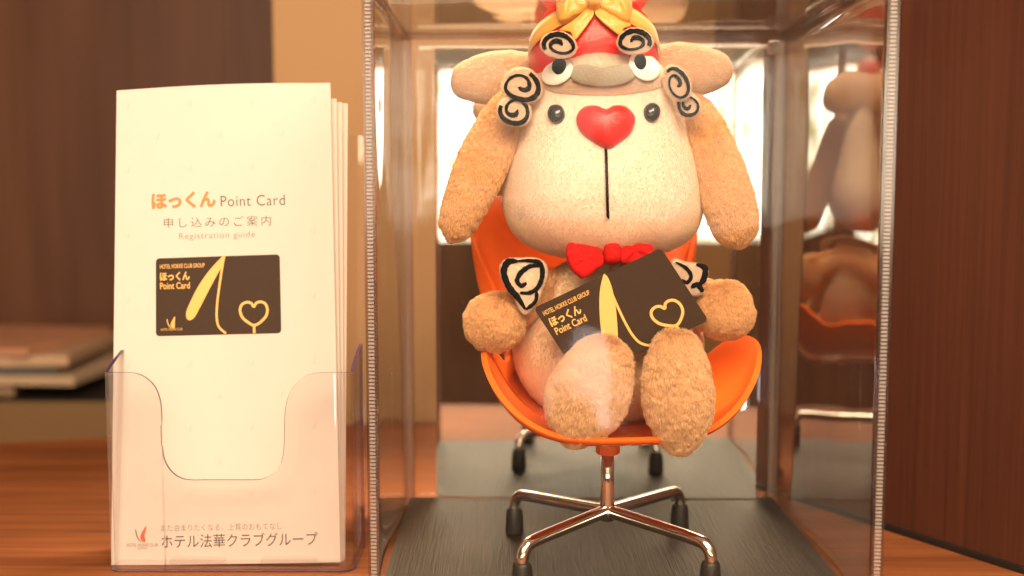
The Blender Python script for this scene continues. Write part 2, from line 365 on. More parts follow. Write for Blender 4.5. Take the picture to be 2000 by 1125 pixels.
# ------------------------------------------------------------------ swivel chair
CC = Vector((.0600, .694, 0))
chair = empty('swivel_chair', CC, 'glossy orange toy swivel chair with chrome four star base inside the clear box', 'chair')
half = [(0, -.052, .089), (.024, -.051, .0895), (.046, -.045, .0915), (.066, -.035, .101), (.082, -.022, .116), (.0915, -.006, .131), (.0915, .009, .139),
        (.082, .024, .135), (.067, .038, .121), (.061, .050, .128), (.066, .060, .160), (.078, .069, .194), (.081, .074, .211), (.070, .079, .225), (.036, .083, .234), (0, .084, .236)]
hh = catmull(half, 5)
lw_ = lambda p: 1 - .13 * max(0, 1 - abs(p[1] - .005) / .045)
rim = [Vector((p[0] * (.90 if p[1] > .055 else 1 - .10 * max(0, (p[1] - .04) / .015)), p[1], p[2])) for p in hh] + [Vector((-p[0] * lw_(p), p[1], p[2])) for p in hh[-2:0:-1]]
yaw = Matrix.Rotation(math.radians(8), 3, 'Z')
nr, V, Fs = 14, [], []
cz = .082
for j in range(nr + 1):
    t = j / nr
    for r in rim:
        c1 = Vector((r.x * .55, r.y * .62, cz)); wg = max(0, 1 - abs(r.y - .004) / .045); c2 = Vector((r.x * (.93 - .12 * wg), r.y, cz + (r.z - cz) * (.38 - .16 * wg)))
        p = Vector((0, 0, cz)) * (1 - t) ** 3 + c1 * 3 * t * (1 - t) ** 2 + c2 * 3 * t * t * (1 - t) + r * t ** 3
        V.append(CC + Vector((.004, 0, 0)) + yaw @ p)
m_ = len(rim)
for j in range(nr):
    for k in range(m_): Fs.append((j * m_ + k, j * m_ + (k + 1) % m_, (j + 1) * m_ + (k + 1) % m_, (j + 1) * m_ + k))
o = mobj('seat_shell', V, Fs, M['orange'], chair, True)
bm = bmesh.new(); bm.from_mesh(o.data); bmesh.ops.remove_doubles(bm, verts=bm.verts, dist=1e-5); bmesh.ops.recalc_face_normals(bm, faces=bm.faces); bm.to_mesh(o.data); bm.free()
md = o.modifiers.new('thickness', 'SOLIDIFY'); md.thickness = .0036; md.offset = 0
md = o.modifiers.new('round', 'BEVEL'); md.width = .0012; md.segments = 3; md.limit_method = 'ANGLE'; md.angle_limit = 1.0
o.data.polygons.foreach_set('use_smooth', [True] * len(o.data.polygons))
hubz = .0315
bm = bmesh.new(); bmesh.ops.create_cone(bm, cap_ends=True, segments=10, radius1=.0078, radius2=.0088, depth=.015, matrix=Matrix.Translation(CC + Vector((0, 0, .0755))))
bmesh.ops.bevel(bm, geom=list(bm.edges), offset=.0008, segments=2, affect='EDGES')
bmobj('neck_block', bm, M['orange'], chair)
V, Fs = tube([CC + Vector((0, 0, z)) for z in (hubz - .006, hubz + .004, .05, .070)], [.0046, .0046, .0042, .0042], 20, up=Vector((1, 0, 0)))
fixn(mobj('post', V, Fs, M['chrome'], chair, True))
bm = bmesh.new(); bmesh.ops.create_uvsphere(bm, u_segments=20, v_segments=12, radius=.0062, matrix=Matrix.Translation(CC + Vector((0, 0, hubz - .001))) @ Matrix.Diagonal((1, 1, .75, 1)))
bmobj('hub', bm, M['chrome'], chair, True)
for fp in ((1005, 1043), (1327, 1035), (1387, 1155), (1020, 1158)):
    ft = FL(*fp); dirv = (ft - CC); L = dirv.length; dirv.normalize()
    pts = [CC + Vector((0, 0, hubz)), CC + dirv * L * .5 + Vector((0, 0, .0300)), CC + dirv * (L - .010) + Vector((0, 0, .0285)), CC + dirv * (L - .003) + Vector((0, 0, .0262)), ft + Vector((0, 0, .021)), ft + Vector((0, 0, .013))]
    path = [Vector(p) for p in catmull([tuple(p) for p in pts], 6)]
    V, Fs = tube(path, [.0042 - .0009 * i / len(path) for i in range(len(path))], 14, up=Vector((-dirv.y, dirv.x, 0)))
    lg = fixn(mobj('leg', V, Fs, M['chrome'], chair, True))
    prof = [(.0050, 0), (.0062, .0006), (.0064, .003), (.0060, .012), (.0054, .0165), (.0046, .0182), (.0034, .0186)]
    V, Fs = tube([ft + Vector((0, 0, z)) for r, z in prof], [r for r, z in prof], 18, up=Vector((1, 0, 0)))
    fixn(mobj('rubber_foot', V, Fs, M['rubber'], lg, True))

# ------------------------------------------------------------------ plush toy
plush = empty('plush_toy', P(1190, 800, .70), 'tan plush animal with red heart nose and bow tie sitting in the chair', 'plush toy')
TAN = np.array((.91, .62, .37)); BEIGE = np.array((.89, .71, .54)); CREAM = np.array((.86, .71, .60)); PINK = np.array((.88, .62, .49))
def setcol(o, fn):
    me = o.data; n = len(me.vertices); co = np.empty(n * 3); me.vertices.foreach_get('co', co); co = co.reshape(-1, 3)
    a = me.attributes.new('col', 'FLOAT_COLOR', 'POINT'); c = np.ones((n, 4)); c[:, :3] = fn(co) * .95; a.data.foreach_set('color', c.ravel().astype(np.float32))
def hash3(c, k):
    h = (c[:, 0] * 73856093) ^ (c[:, 1] * 19349663) ^ (c[:, 2] * 83492791) ^ (k * 2654435)
    h = (h ^ (h >> 13)) * 1274126177; h = h ^ (h >> 16)
    return (h & 0xffff) / 65535.0
def fur(o, n, length, colfn, comb=Vector((0, -.2, -1)), lift=.55, clump=.0022, cl=.6, rad=.00009, jit=.35):
    if length < .0025: rad = rad * .8
    else: rad = rad * 1.35
    me = o.data; me.calc_loop_triangles(); nv = len(me.vertices)
    co = np.empty(nv * 3); me.vertices.foreach_get('co', co); co = co.reshape(-1, 3)
    no = np.empty(nv * 3); me.vertices.foreach_get('normal', no); no = no.reshape(-1, 3)
    nt = len(me.loop_triangles); tr = np.empty(nt * 3, int); me.loop_triangles.foreach_get('vertices', tr); tr = tr.reshape(-1, 3)
    A, B, C = co[tr[:, 0]], co[tr[:, 1]], co[tr[:, 2]]
    ar = np.linalg.norm(np.cross(B - A, C - A), axis=1)
    # only the side that the mirror or the camera can see well gets the full count
    cen = (A + B + C) / 3; nn = np.cross(B - A, C - A); nn /= np.linalg.norm(nn, axis=1)[:, None] + 1e-12
    ar = ar * np.where(nn[:, 1] > .45, .35, 1)
    ti = rng.choice(nt, n, p=ar / ar.sum()); r1 = np.sqrt(rng.random(n)); r2 = rng.random(n)
    w0, w1, w2 = 1 - r1, r1 * (1 - r2), r1 * r2
    p = A[ti] * w0[:, None] + B[ti] * w1[:, None] + C[ti] * w2[:, None]
    nm = no[tr[ti, 0]] * w0[:, None] + no[tr[ti, 1]] * w1[:, None] + no[tr[ti, 2]] * w2[:, None]
    nm /= np.linalg.norm(nm, axis=1)[:, None]
    cell = np.floor((p + np.sin(p[:, [1, 2, 0]] * 900) * clump * .3) / clump).astype(np.int64)
    h = np.stack([hash3(cell, k) for k in range(5)], 1)
    g = np.array(comb) / np.linalg.norm(comb); tg = g - nm * (nm @ g)[:, None]
    q = p * 520; wob = np.stack([np.sin(q[:, 0] + 1.7 * np.sin(q[:, 2] * .8)) + .6 * np.sin(q[:, 2] * 2.3 + q[:, 1]), np.sin(q[:, 1] * 1.3 + q[:, 0]), np.sin(q[:, 2] * 1.1 + 1.3 * np.sin(q[:, 0] * .9)) + .6 * np.sin(q[:, 0] * 2.1)], 1)
    tg += wob * jit * .35 + (h[:, :3] - .5) * jit * (.2 if length < .0025 else .7)
    d = nm * lift + tg * (1 - lift) + rng.normal(0, .04 if length < .0025 else .11, (n, 3)); d /= np.linalg.norm(d, axis=1)[:, None]
    ln = length * ((.9 if length < .0025 else .7) + (.1 if length < .0025 else .3) * rng.random(n)) * (.88 + .24 * h[:, 3])
    tip = p + d * ln[:, None]
    cc = (cell + .2 + .6 * h[:, :3]) * clump
    ctip = cc + nm * 0 + d * (ln * 1.0)[:, None]
    tip = tip * (1 - cl) + (ctip + (nm * ((p - cc) * nm).sum(1)[:, None])) * cl
    mid = p + nm * (ln * .45)[:, None] * (.5 + lift) + (tip - p) * .30
    pts = np.stack([p - nm * .0003, p * .4 + mid * .6 + 0, mid * .45 + tip * .55, tip], 1)
    hc = bpy.data.hair_curves.new('fur'); hc.add_curves([4] * n)
    hc.attributes['position'].data.foreach_set('vector', pts.reshape(-1).astype(np.float32))
    ra = hc.attributes.get('radius') or hc.attributes.new('radius', 'FLOAT', 'POINT')
    ra.data.foreach_set('value', np.tile(np.array([rad, rad, rad * .75, rad * .25]), n).astype(np.float32))
    ca = hc.attributes.new('col', 'FLOAT_COLOR', 'CURVE')
    col = np.ones((n, 4)); vv = (.90 + (.03 if length < .0025 else .10) * h[:, 4] + rng.normal(0, .0 if length < .0025 else .12, n))[:, None]
    col[:, :3] = np.clip(colfn(p) * vv, 0, .97); ca.data.foreach_set('color', col.ravel().astype(np.float32))
    hc.materials.append(M['fur'])
    fo = bpy.data.objects.new('fur', hc); COL.objects.link(fo); fo.parent = o; fo.matrix_parent_inverse = Matrix.Translation(-parent_loc(o))
    fo['kind'] = 'stuff'
    return fo
const = lambda c: (lambda p: np.tile(c, (len(p), 1)))
# head: stacked cross sections, widths read off the silhouette
HY = .712; K = HY / F
prof = [(508, 0, 0, 0), (505, 55, .018, .012), (495, 105, .030, .022), (478, 148, .040, .030), (452, 178, .047, .036), (420, 192, .0505, .040), (385, 195, .0515, .042), (345, 189, .0505, .043),
        (300, 178, .0475, .043), (255, 166, .0435, .043), (215, 156, .0400, .043), (180, 146, .0385, .042), (150, 134, .0375, .040), (125, 112, .033, .036), (105, 82, .0255, .028), (94, 45, .015, .016), (90, 0, 0, 0)]
pr = catmull(prof, 4)
V, Fs = [], []; sg = 72
for q in pr:
    py, hw, df, db = q; hw = max(hw, 0.001)
    cxp = 1176 + (py - 300) * .012
    c = P(cxp, py, HY)
    c.y += max(0, (330 - py)) * .00003           # head tips back a little
    for k in range(sg):
        a = 2 * math.pi * k / sg; ca, sa = math.cos(a), math.sin(a)
        e = .92
        x = math.copysign(abs(ca) ** e, ca) * hw * K; y = math.copysign(abs(sa) ** e, sa)
        V.append(c + Vector((x, y * (max(db, 1e-5) if sa > 0 else max(df, 1e-5)), 0)))
nq = len(pr)
for i in range(nq - 1):
    for k in range(sg): Fs.append((i * sg + k, i * sg + (k + 1) % sg, (i + 1) * sg + (k + 1) % sg, (i + 1) * sg + k))
head = mobj('head', V, Fs, M['furbase'], plush, True)
bm = bmesh.new(); bm.from_mesh(head.data); bmesh.ops.remove_doubles(bm, verts=bm.verts, dist=2e-5); bmesh.ops.recalc_face_normals(bm, faces=bm.faces)
for vv in bm.verts: vv.co += vv.normal * (.0007 * noise.noise(vv.co * 60))
bm.to_mesh(head.data); bm.free(); head.data.update()
def topx(p):
    d = p - np.array((0, 0, H)); dep = d[:, 1] * CT - d[:, 2] * ST; upv = d[:, 1] * ST + d[:, 2] * CT
    return 1000 + F * d[:, 0] / dep, 562.5 - F * upv / dep
def headcol(p):
    x, y = topx(p); front = p[:, 1] < HY + .012
    hw = np.interp(y, [150, 185, 230, 300, 360, 430], [60, 118, 146, 168, 178, 172])
    face = front & (np.abs(x - 1178) < hw) & (y > 172) & (y < 431 + .0008 * (x - 1178) ** 2 * 0)
    top = front & (y <= 178)
    c = np.tile(BEIGE, (len(p), 1)); c[face] = CREAM; c[top] = CREAM
    chin = front & (y > 431) & (np.abs(x - 1180) < 150); c[chin] = PINK * .55 + BEIGE * .45
    return c
setcol(head, headcol); fur(head, 190000, .0010, headcol, (0, -.3, -1), .22, .0016, .0, .00006, .08)
def bvh(o):
    bm = bmesh.new(); bm.from_mesh(o.data); t = BVHTree.FromBMesh(bm); bm.free(); return t
TREES = [bvh(head)]
def hit(px, py, fallY):
    best = None
    for t in TREES:
        r = t.ray_cast(EYE, ray(px, py).normalized())
        if r[0] is not None and (best is None or r[3] < best[2]): best = (r[0], r[1], r[3])
    if best and best[0].y < fallY + .02: return best[0], (best[1] if best[1].dot(ray(px, py)) < 0 else -best[1])
    return P(px, py, fallY), Vector((0, -1, .1)).normalized()
def puff(name, outline, h, m, parent, fallY, base=.0012, power=.5, planar=None, thick=.0012, rings=(1, .97, .88, .72, .5, .25), wrinkle=0):
    cx = sum(p[0] for p in outline) / len(outline); cyy = sum(p[1] for p in outline) / len(outline)
    V, Fs = [], []; n = len(outline)
    def pt(px, py): 
        if planar: return onplane(px, py, *planar), -planar[1] if planar[1].y > 0 else planar[1]
        return hit(px, py, fallY)
    for p in outline:
        a, nn = pt(*p); V.append(a + nn * (base - thick))
    for s in rings:
        for p in outline:
            a, nn = pt(cx + (p[0] - cx) * s, cyy + (p[1] - cyy) * s)
            hx = base + h * (1 - s * s) ** power
            if wrinkle: hx += wrinkle * noise.noise(Vector((p[0] * .045, p[1] * .045, s * 1.2))) * (1 - s * .6)
            V.append(a + nn * hx)
    a, nn = pt(cx, cyy); V.append(a + nn * (base + h))
    for i in range(len(rings)):
        for k in range(n): Fs.append((i * n + k, i * n + (k + 1) % n, (i + 1) * n + (k + 1) % n, (i + 1) * n + k))
    i = len(rings)
    for k in range(n): Fs.append((i * n + k, i * n + (k + 1) % n, len(V) - 1))
    o = fixn(mobj(name, V, Fs, m, parent, True))
    if sum(p.normal.y * p.area for p in o.data.polygons if p.index >= n) > 0: o.data.flip_normals()
    return o
def oval(cx, cy, rx, ry, rot=0, n=36):
    c, s = math.cos(rot), math.sin(rot)
    return [(cx + rx * math.cos(t) * c - ry * math.sin(t) * s, cy + rx * math.cos(t) * s + ry * math.sin(t) * c) for t in [2 * math.pi * k / n for k in range(n)]]
def closed(pts, n=6):
    m = len(pts); out = []
    for i in range(m):
        a, b, c, d = [np.array(pts[(i + k) % m], float) for k in (-1, 0, 1, 2)]
        for k in range(n):
            t = k / n; out.append(tuple(.5 * (2 * b + (c - a) * t + (2 * a - 5 * b + 4 * c - d) * t * t + (3 * b - a - 3 * c + d) * t ** 3)))
    return out
for c in ((1088, 224, 16, 19, .15), (1271, 221, 14.5, 19, -.15)):
    puff('eye', oval(*c), .0045, M['black'], head, HY, .0014, .5)
heart = closed([(1182, 216), (1200, 209), (1222, 212), (1238, 231), (1233, 258), (1211, 278), (1187, 291), (1160, 279), (1134, 258), (1126, 234), (1138, 214), (1160, 208)], 6)
puff('nose', heart, .0085, M['nosevinyl'], head, HY, .0016, .6, wrinkle=.0006)
# stitched mouth line: overlapping slanted thread stitches
V, Fs = [], []
ys = np.linspace(292, 424, 17)
for i in range(16):
    p0, n0 = hit(1183 + .03 * (ys[i] - 290) - 1.6, ys[i] - 1, HY); p1, n1 = hit(1183 + .03 * (ys[i + 1] - 290) + 1.6, ys[i + 1] + 2, HY)
    vv, ff = tube([p0 + n0 * .0011, (p0 + p1) / 2 + n0 * .0023, p1 + n1 * .0011], [.0004, .00095, .0004], 8)
    k = len(V); V += vv; Fs += [tuple(q + k for q in t) for t in ff]
fixn(mobj('mouth_stitch', V, Fs, M['thread'], head, True))
# second face on the brow: fleecy bump, felt eyes and grey muzzle
bump = puff('brow_bump', closed([(1062, 150), (1085, 118), (1120, 95), (1160, 86), (1200, 90), (1240, 112), (1283, 142), (1292, 168), (1250, 180), (1180, 186), (1100, 182), (1066, 172)], 5), .0058, M['furbase'], head, .6835, .0004, 1.1, rings=(1, .97, .92, .84, .74, .62, .48, .32, .16))
cfb = const(CREAM); setcol(bump, cfb); fur(bump, 40000, .0011, cfb, (0, -.3, -.8), .25, .002, .0, .00006, .1)
TREES.append(bvh(bump))
puff('felt_muzzle', closed([(1115, 142), (1128, 131), (1150, 129), (1176, 134), (1198, 131), (1222, 129), (1240, 139), (1237, 152), (1215, 163), (1180, 168), (1142, 164), (1120, 155)], 5), .0008, M['feltgrey'], head, HY, .0019, .4)
for (ox, oy, rx, ry, ro, ppx, ppy, pa, pb, pro) in ((1092, 144, 31, 20, -.45, 1097, 134, 12, 14.5, .5), (1255, 133, 31, 23, .55, 1246, 127, 10.5, 13.5, -.3)):
    e = puff('felt_eye', oval(ox, oy, rx, ry, ro), .0007, M['feltwhite'], head, HY, .0021, .4)
    puff('pupil', oval(ppx, ppy, pa, pb, pro), .0016, M['thread'], e, HY, .0030, .5)
# swept limbs and ears
def limb(name, pts, parent, colr, nfur, flen, comb, up=Vector((0, 1, 0)), lift=.32, clump=.0022, cl=.15, rad=.00010, seg=28, jit=.26, sub=8):
    # pts: (px, py, Y, half width px, half thickness m)
    q = catmull([(p[0], p[1], p[2], p[3], p[4]) for p in pts], sub)
    path = [P(a[0], a[1], a[2]) for a in q]; rad_ = [(max(a[3], .2) * a[2] / F, max(a[4], .0002)) for a in q]
    V, Fs = tube(path, rad_, seg, up=up)
    o = fixn(mobj(name, V, Fs, M['furbase'], parent, True))
    cf = const(colr); setcol(o, cf)
    if nfur: fur(o, nfur, flen, cf, comb, lift, clump, cl, rad, jit)
    return o
TAN2 = TAN * np.array((1.02, 1.0, .95))
limb('floppy_ear', [(1008, 185, .716, 3, .002), (1001, 200, .712, 26, .006), (975, 250, .702, 40, .0095), (940, 325, .694, 45, .011), (908, 398, .690, 38, .0105), (889, 445, .690, 28, .008), (880, 466, .690, 3, .001)], plush, TAN2, 60000, .0038, (-.25, -.25, -1))
limb('floppy_ear', [(1346, 195, .716, 3, .002), (1352, 210, .712, 26, .006), (1378, 260, .702, 37, .0095), (1405, 335, .694, 44, .011), (1426, 405, .690, 46, .0105), (1440, 455, .690, 36, .008), (1446, 478, .690, 3, .001)], plush, TAN2, 60000, .0038, (.25, -.25, -1))
limb('hood_ear', [(1052, 134, .732, 30, .004), (1010, 150, .730, 48, .007), (955, 154, .727, 47, .008), (912, 158, .725, 35, .007), (892, 159, .724, 24, .005), (885, 159, .724, 8, .002)], plush, BEIGE * 1.05, 26000, .0018, (-1, -.2, -.2), lift=.5, clump=.0018, cl=.4, rad=.00008)
limb('hood_ear', [(1276, 122, .732, 30, .004), (1310, 132, .730, 46, .007), (1360, 138, .727, 46, .008), (1402, 136, .725, 33, .007), (1419, 134, .724, 22, .005), (1425, 133, .724, 7, .002)], plush, BEIGE * 1.05, 26000, .0018, (1, -.2, -.2), lift=.5, clump=.0018, cl=.4, rad=.00008)
def blob(name, c, rx, ry, rz, parent, colr, nfur, flen, comb, rotm=None, lift=.5, clump=.0022, cl=.15, rad=.0001, egg=0.0, lump=.0012, jit=.28):
    bm = bmesh.new(); bmesh.ops.create_uvsphere(bm, u_segments=40, v_segments=28, radius=1)
    for v in bm.verts:
        z = v.co.z; k = 1 - egg * z
        p = Vector((v.co.x * rx * k, v.co.y * ry * k, z * rz))
        p *= 1 + lump / rx * noise.noise(Vector((v.co.x * 1.6 + c.x * 50, v.co.y * 1.6, v.co.z * 1.6)))
        if rotm: p = rotm @ p
        v.co = c + p
    o = bmobj(name, bm, M['furbase'], parent, True); cf = const(colr); setcol(o, cf)
    if nfur: fur(o, nfur, flen, cf, comb, lift, clump, cl, rad, jit)
    return o
body = blob('body', P(1187, 660, .722), .061, .043, .056, plush, BEIGE * np.array((1, .95, .9)), 70000, .0019, (0, -.2, -1), lift=.45, clump=.0018, cl=.4, rad=.00008, egg=.10)
limb('arm', [(1085, 560, .716, 34, .010), (1040, 585, .704, 34, .011), (985, 615, .694, 38, .012)], plush, TAN, 9000, .003, (-.6, 0, -1))
limb('arm', [(1300, 550, .716, 34, .010), (1345, 570, .704, 34, .011), (1400, 597, .694, 38, .012)], plush, TAN, 9000, .003, (.6, 0, -1))
blob('paw', P(966, 629, .688), .0168, .0165, .0158, plush, TAN2, 34000, .0040, (-.4, -.5, -1), lift=.38)
blob('paw', P(1414, 606, .690), .0165, .0165, .0160, plush, TAN2, 34000, .0040, (.4, -.5, -1), lift=.38)
R1 = Matrix.Rotation(math.radians(24), 3, 'Y'); R2 = Matrix.Rotation(math.radians(-4), 3, 'Y'); RX = Matrix.Rotation(math.radians(12), 3, 'X')
limb('leg', [(1180, 770, .705, 60, .018), (1165, 770, .680, 62, .018), (1157, 765, .665, 50, .016)], plush, TAN, 0, .003, (0, 0, -1), up=Vector((0, 0, 1)))
limb('leg', [(1285, 770, .705, 58, .018), (1310, 770, .680, 60, .018), (1322, 765, .665, 50, .016)], plush, TAN, 0, .003, (0, 0, -1), up=Vector((0, 0, 1)))
blob('foot', P(1153, 762, .652), .0215, .0155, .0318, plush, TAN * np.array((1, 1.05, 1.1)), 80000, .0050, (-.35, -.35, -1), R1, lift=.30, clump=.0024, cl=.15, rad=.00011, egg=.06)
blob('foot', P(1324, 764, .652), .0186, .0155, .0338, plush, TAN * np.array((1, 1.05, 1.1)), 80000, .0050, (.12, -.35, -1), R2, lift=.30, clump=.0024, cl=.15, rad=.00011, egg=.02)
# felt curl patches with an embroidered swirl
def curl(px, py, rx, ry, Y, yawd, turn, sgn=1, rot=0.0, turns=1.55, pear=0.0):
    nrm = Matrix.Rotation(math.radians(yawd), 3, 'Z') @ Vector((0, -1, .12)).normalized(); o0 = P(px, py, Y)
    def sh(t, s):
        x, y = math.cos(t) * rx * s, math.sin(t) * ry * s
        x *= 1 - pear * y / ry
        r = 1 + .05 * math.sin(2 * t + 1) + .03 * math.sin(3 * t)
        c, q = math.cos(rot), math.sin(rot)
        return px + (x * c - y * q) * r, py + (x * q + y * c) * r
    pl = puff('curl_patch', [sh(2 * math.pi * k / 40, 1) for k in range(40)], .0006, M['feltcream'], plush, Y, .0010, .35, planar=(o0, nrm), thick=.0020)
    cf = const(CREAM * 1.05); fur(pl, int(5000 * rx * ry / 900), .0010, cf, (0, -.3, -1), .5, .002, .1, .00006, .4)
    path, rr = [], []
    for i in range(84):
        t = i / 83; s = .80 * (1 - t) ** .75 + .10 if t > .38 else .80 + .10 * 0 + .10
        s = .84 if t < .40 else .84 - .70 * ((t - .40) / .60) ** .8
        ang = turn + sgn * 2 * math.pi * turns * (t if t < .4 else .4 + (t - .4) * 1.02)
        x, y = sh(ang, s); path.append(onplane(x, y, o0 + nrm * .0021, nrm) )
        wv = (.0013 + .0004 * math.sin(t * 9)) * (1 if t < .9 else .8) * min(1, rx / 30)
        rr.append((wv * (.8 + .3 * random.random()), .0008))
    Vv, Ff = tube(path, rr, 8, up=nrm)
    fixn(mobj('swirl', Vv, Ff, M['thread'], pl, True))
    # frayed cut edge of the felt
    vs, fs = [], []
    for i in range(170):
        t = 2 * math.pi * i / 170 + random.uniform(-.02, .02); a = onplane(*sh(t, .97), o0 + nrm * .0010, nrm); b_ = onplane(*sh(t + random.uniform(-.06, .06), 1.05 + .05 * random.random()), o0 + nrm * random.uniform(.0002, .002), nrm)
        sd = (b_ - a).cross(nrm).normalized() * .00022; k = len(vs); vs += [a - sd, a + sd, b_]; fs.append((k, k + 1, k + 2))
    mobj('frayed_edge', vs, fs, M['feltcream'], pl)
curl(1091, 88, 33, 25, .672, 6, 2.6, 1, .1)
curl(1240, 81, 33, 25, .672, -6, .5, -1, -.1)
curl(1019, 167, 38, 34, .681, 18, -1.2, 1, .2)
curl(1004, 216, 31, 31, .679, 20, 3.3, -1, .2)
curl(1322, 163, 23, 37, .681, -38, 4.2, 1, -.35)
curl(1344, 205, 21, 26, .680, -38, 4.0, -1, -.3)
def leaf_curl(outline, strokes, Y, yawd):
    nrm = Matrix.Rotation(math.radians(yawd), 3, 'Z') @ Vector((0, -1, .12)).normalized(); o0 = P(*outline[0], Y)
    pl = puff('curl_patch', closed(outline, 5), .0012, M['feltcream'], plush, Y, .0010, .5, planar=(o0, nrm), thick=.0026)
    fur(pl, 9000, .0010, const(CREAM * 1.0), (0, -.3, -1), .5, .002, .1, .00006, .4)
    for st, wd in strokes:
        q = catmull(st, 8); path = [onplane(x, y, o0 + nrm * .0025, nrm) for x, y in q]; n = len(path)
        rr = [(wd * (.35 + .65 * min(1, 4 * i / n, 4 * (n - 1 - i) / n + .25)) * random.uniform(.85, 1.12), .0008) for i in range(n)]
        Vv, Ff = tube(path, rr, 8, up=nrm); fixn(mobj('swirl', Vv, Ff, M['thread'], pl, True))
leaf_curl([(978, 524), (990, 507), (1018, 505), (1046, 505), (1064, 516), (1067, 540), (1058, 562), (1052, 582), (1038, 602), (1024, 612), (1012, 596), (1004, 578), (986, 556)],
          [([(1026, 604), (1012, 582), (994, 560), (984, 532), (992, 512), (1010, 510)], .0020), ([(1008, 510), (1036, 509), (1056, 516), (1059, 540), (1050, 562), (1034, 572), (1016, 572)], .0015),
           ([(1058, 520), (1036, 520), (1018, 532), (1010, 548), (1018, 558), (1028, 553)], .0016), ([(1048, 566), (1046, 588), (1028, 604)], .0012)], .676, 14)
leaf_curl([(1314, 508), (1340, 513), (1368, 517), (1381, 528), (1378, 546), (1368, 560), (1374, 572), (1350, 576), (1330, 570), (1316, 545)],
          [([(1360, 516), (1377, 524), (1375, 544), (1366, 556)], .0018), ([(1320, 512), (1340, 524), (1350, 540), (1342, 552), (1332, 546)], .0013), ([(1350, 562), (1362, 556), (1373, 570)], .0016)], .688, -18)
# bow tie
pn = (P(1190, 500, .6735), Vector((.05, -1, .18)).normalized())
bow = puff('bow_tie', closed([(1172, 483), (1150, 476), (1124, 470), (1109, 477), (1107, 500), (1117, 525), (1135, 542), (1150, 539), (1166, 526), (1180, 513)], 6), .0036, M['red'], plush, .66, .001, .55, planar=pn, thick=.005, wrinkle=.0022)
puff('bow_lobe', closed([(1204, 480), (1222, 466), (1243, 462), (1260, 468), (1276, 485), (1268, 505), (1250, 517), (1228, 516), (1210, 510)], 6), .0034, M['red'], bow, .66, .001, .55, planar=pn, thick=.005, wrinkle=.0022)
puff('bow_knot', closed([(1181, 476), (1196, 474), (1208, 478), (1211, 495), (1208, 512), (1194, 516), (1182, 512), (1178, 494)], 6), .0055, M['red'], bow, .66, .0035, .5, planar=pn, thick=.007, wrinkle=.001)

# ------------------------------------------------------------------ red cap with golden ribbon
HC = P(1160, 112, .717); HC.y = .717
cap = empty('red_cap', HC, 'shiny red round cap with golden ribbon bow on top of the plush head', 'cap')
hrx, hry, hrz = 124 * .717 / F, .036, .0415
def dome(th, ph, s=1.0):                      # th azimuth (0 = right, -pi/2 = towards camera), ph elevation
    return HC + Vector((math.cos(th) * math.cos(ph) ** .9 * hrx * s, math.sin(th) * math.cos(ph) ** .9 * hry * s, math.sin(ph) * hrz * s - .001))
V, Fs = [], []; a_, e_ = 56, 20
for j in range(e_ + 1):
    ph = -.25 + (math.pi / 2 - .001 + .25) * j / e_
    for k in range(a_):
        th = 2 * math.pi * k / a_; p = dome(th, max(ph, -.6)); p += (p - HC).normalized() * .0006 * noise.noise(p * 120); V.append(p)
for j in range(e_):
    for k in range(a_): Fs.append((j * a_ + k, j * a_ + (k + 1) % a_, (j + 1) * a_ + (k + 1) % a_, (j + 1) * a_ + k))
o = mobj('crown', V, Fs, M['redvinyl'], cap, True); fixn(o)
def band(name, pathpts, wd, parent, up=None, th=.0004, m=None):
    # flat ribbon through points, face turned to the direction 'up' at each point
    V, Fs = [], []; n = len(pathpts)
    for i, (p, nn, ww) in enumerate(pathpts):
        t = (pathpts[min(i + 1, n - 1)][0] - pathpts[max(i - 1, 0)][0]).normalized(); s = t.cross(nn).normalized()
        for a, b in ((-1, 0), (-.33, 1), (.33, 1), (1, 0)): V.append(p + s * (ww * a) + nn * (.0004 * b))
    for i in range(n - 1):
        for k in range(3): Fs.append((i * 4 + k, i * 4 + k + 1, (i + 1) * 4 + k + 1, (i + 1) * 4 + k))
    o = mobj(name, V, Fs, m or M['ribbon'], parent, True); md = o.modifiers.new('thickness', 'SOLIDIFY'); md.thickness = th
    return o
TREES = [bvh(o)]
def lay(name, outline, h, base, pw=.5, thick=.0015, wr=0): return puff(name, outline, h, M['ribbon'], cap, .690, base, pw, thick=thick, wrinkle=wr)
def arc(th1, ph1, n=18):
    out = []
    for i in range(n):
        t = i / (n - 1); th = -math.pi / 2 + (th1 + math.pi / 2) * t; ph = .86 + (ph1 - .86) * t
        p = dome(th, ph, 1.02); nn = p - HC; out.append((p, Vector((nn.x / hrx ** 2, nn.y / hry ** 2, nn.z / hrz ** 2)).normalized(), .0066))
    return out
band('ribbon_band', arc(-math.pi + .02, .16), 0, cap); band('ribbon_band', arc(-.02, .16), 0, cap)
lay('bow_tail', closed([(1152, 22), (1160, 32), (1148, 52), (1126, 80), (1117, 66), (1098, 62), (1124, 44), (1140, 30)], 4), .0004, .0036, .5, .0012, .0008)
lay('bow_tail', closed([(1162, 30), (1170, 20), (1188, 34), (1226, 52), (1213, 60), (1208, 72), (1186, 56), (1172, 44)], 4), .0004, .0036, .5, .0012, .0008)
lay('bow_loop', closed([(1154, 8), (1140, -2), (1112, -10), (1096, -8), (1093, 12), (1097, 44), (1108, 47), (1130, 34), (1152, 22)], 5), .0042, .0042, .45, .004, .0030)
lay('bow_loop', closed([(1166, 8), (1180, -2), (1206, -10), (1222, -8), (1227, 14), (1225, 45), (1214, 49), (1190, 34), (1168, 22)], 5), .0042, .0042, .45, .004, .0030)
lay('bow_knot', closed([(1149, 3), (1160, 1), (1170, 3), (1172, 15), (1168, 26), (1160, 28), (1152, 26), (1147, 15)], 5), .0045, .0075, .5, .006)

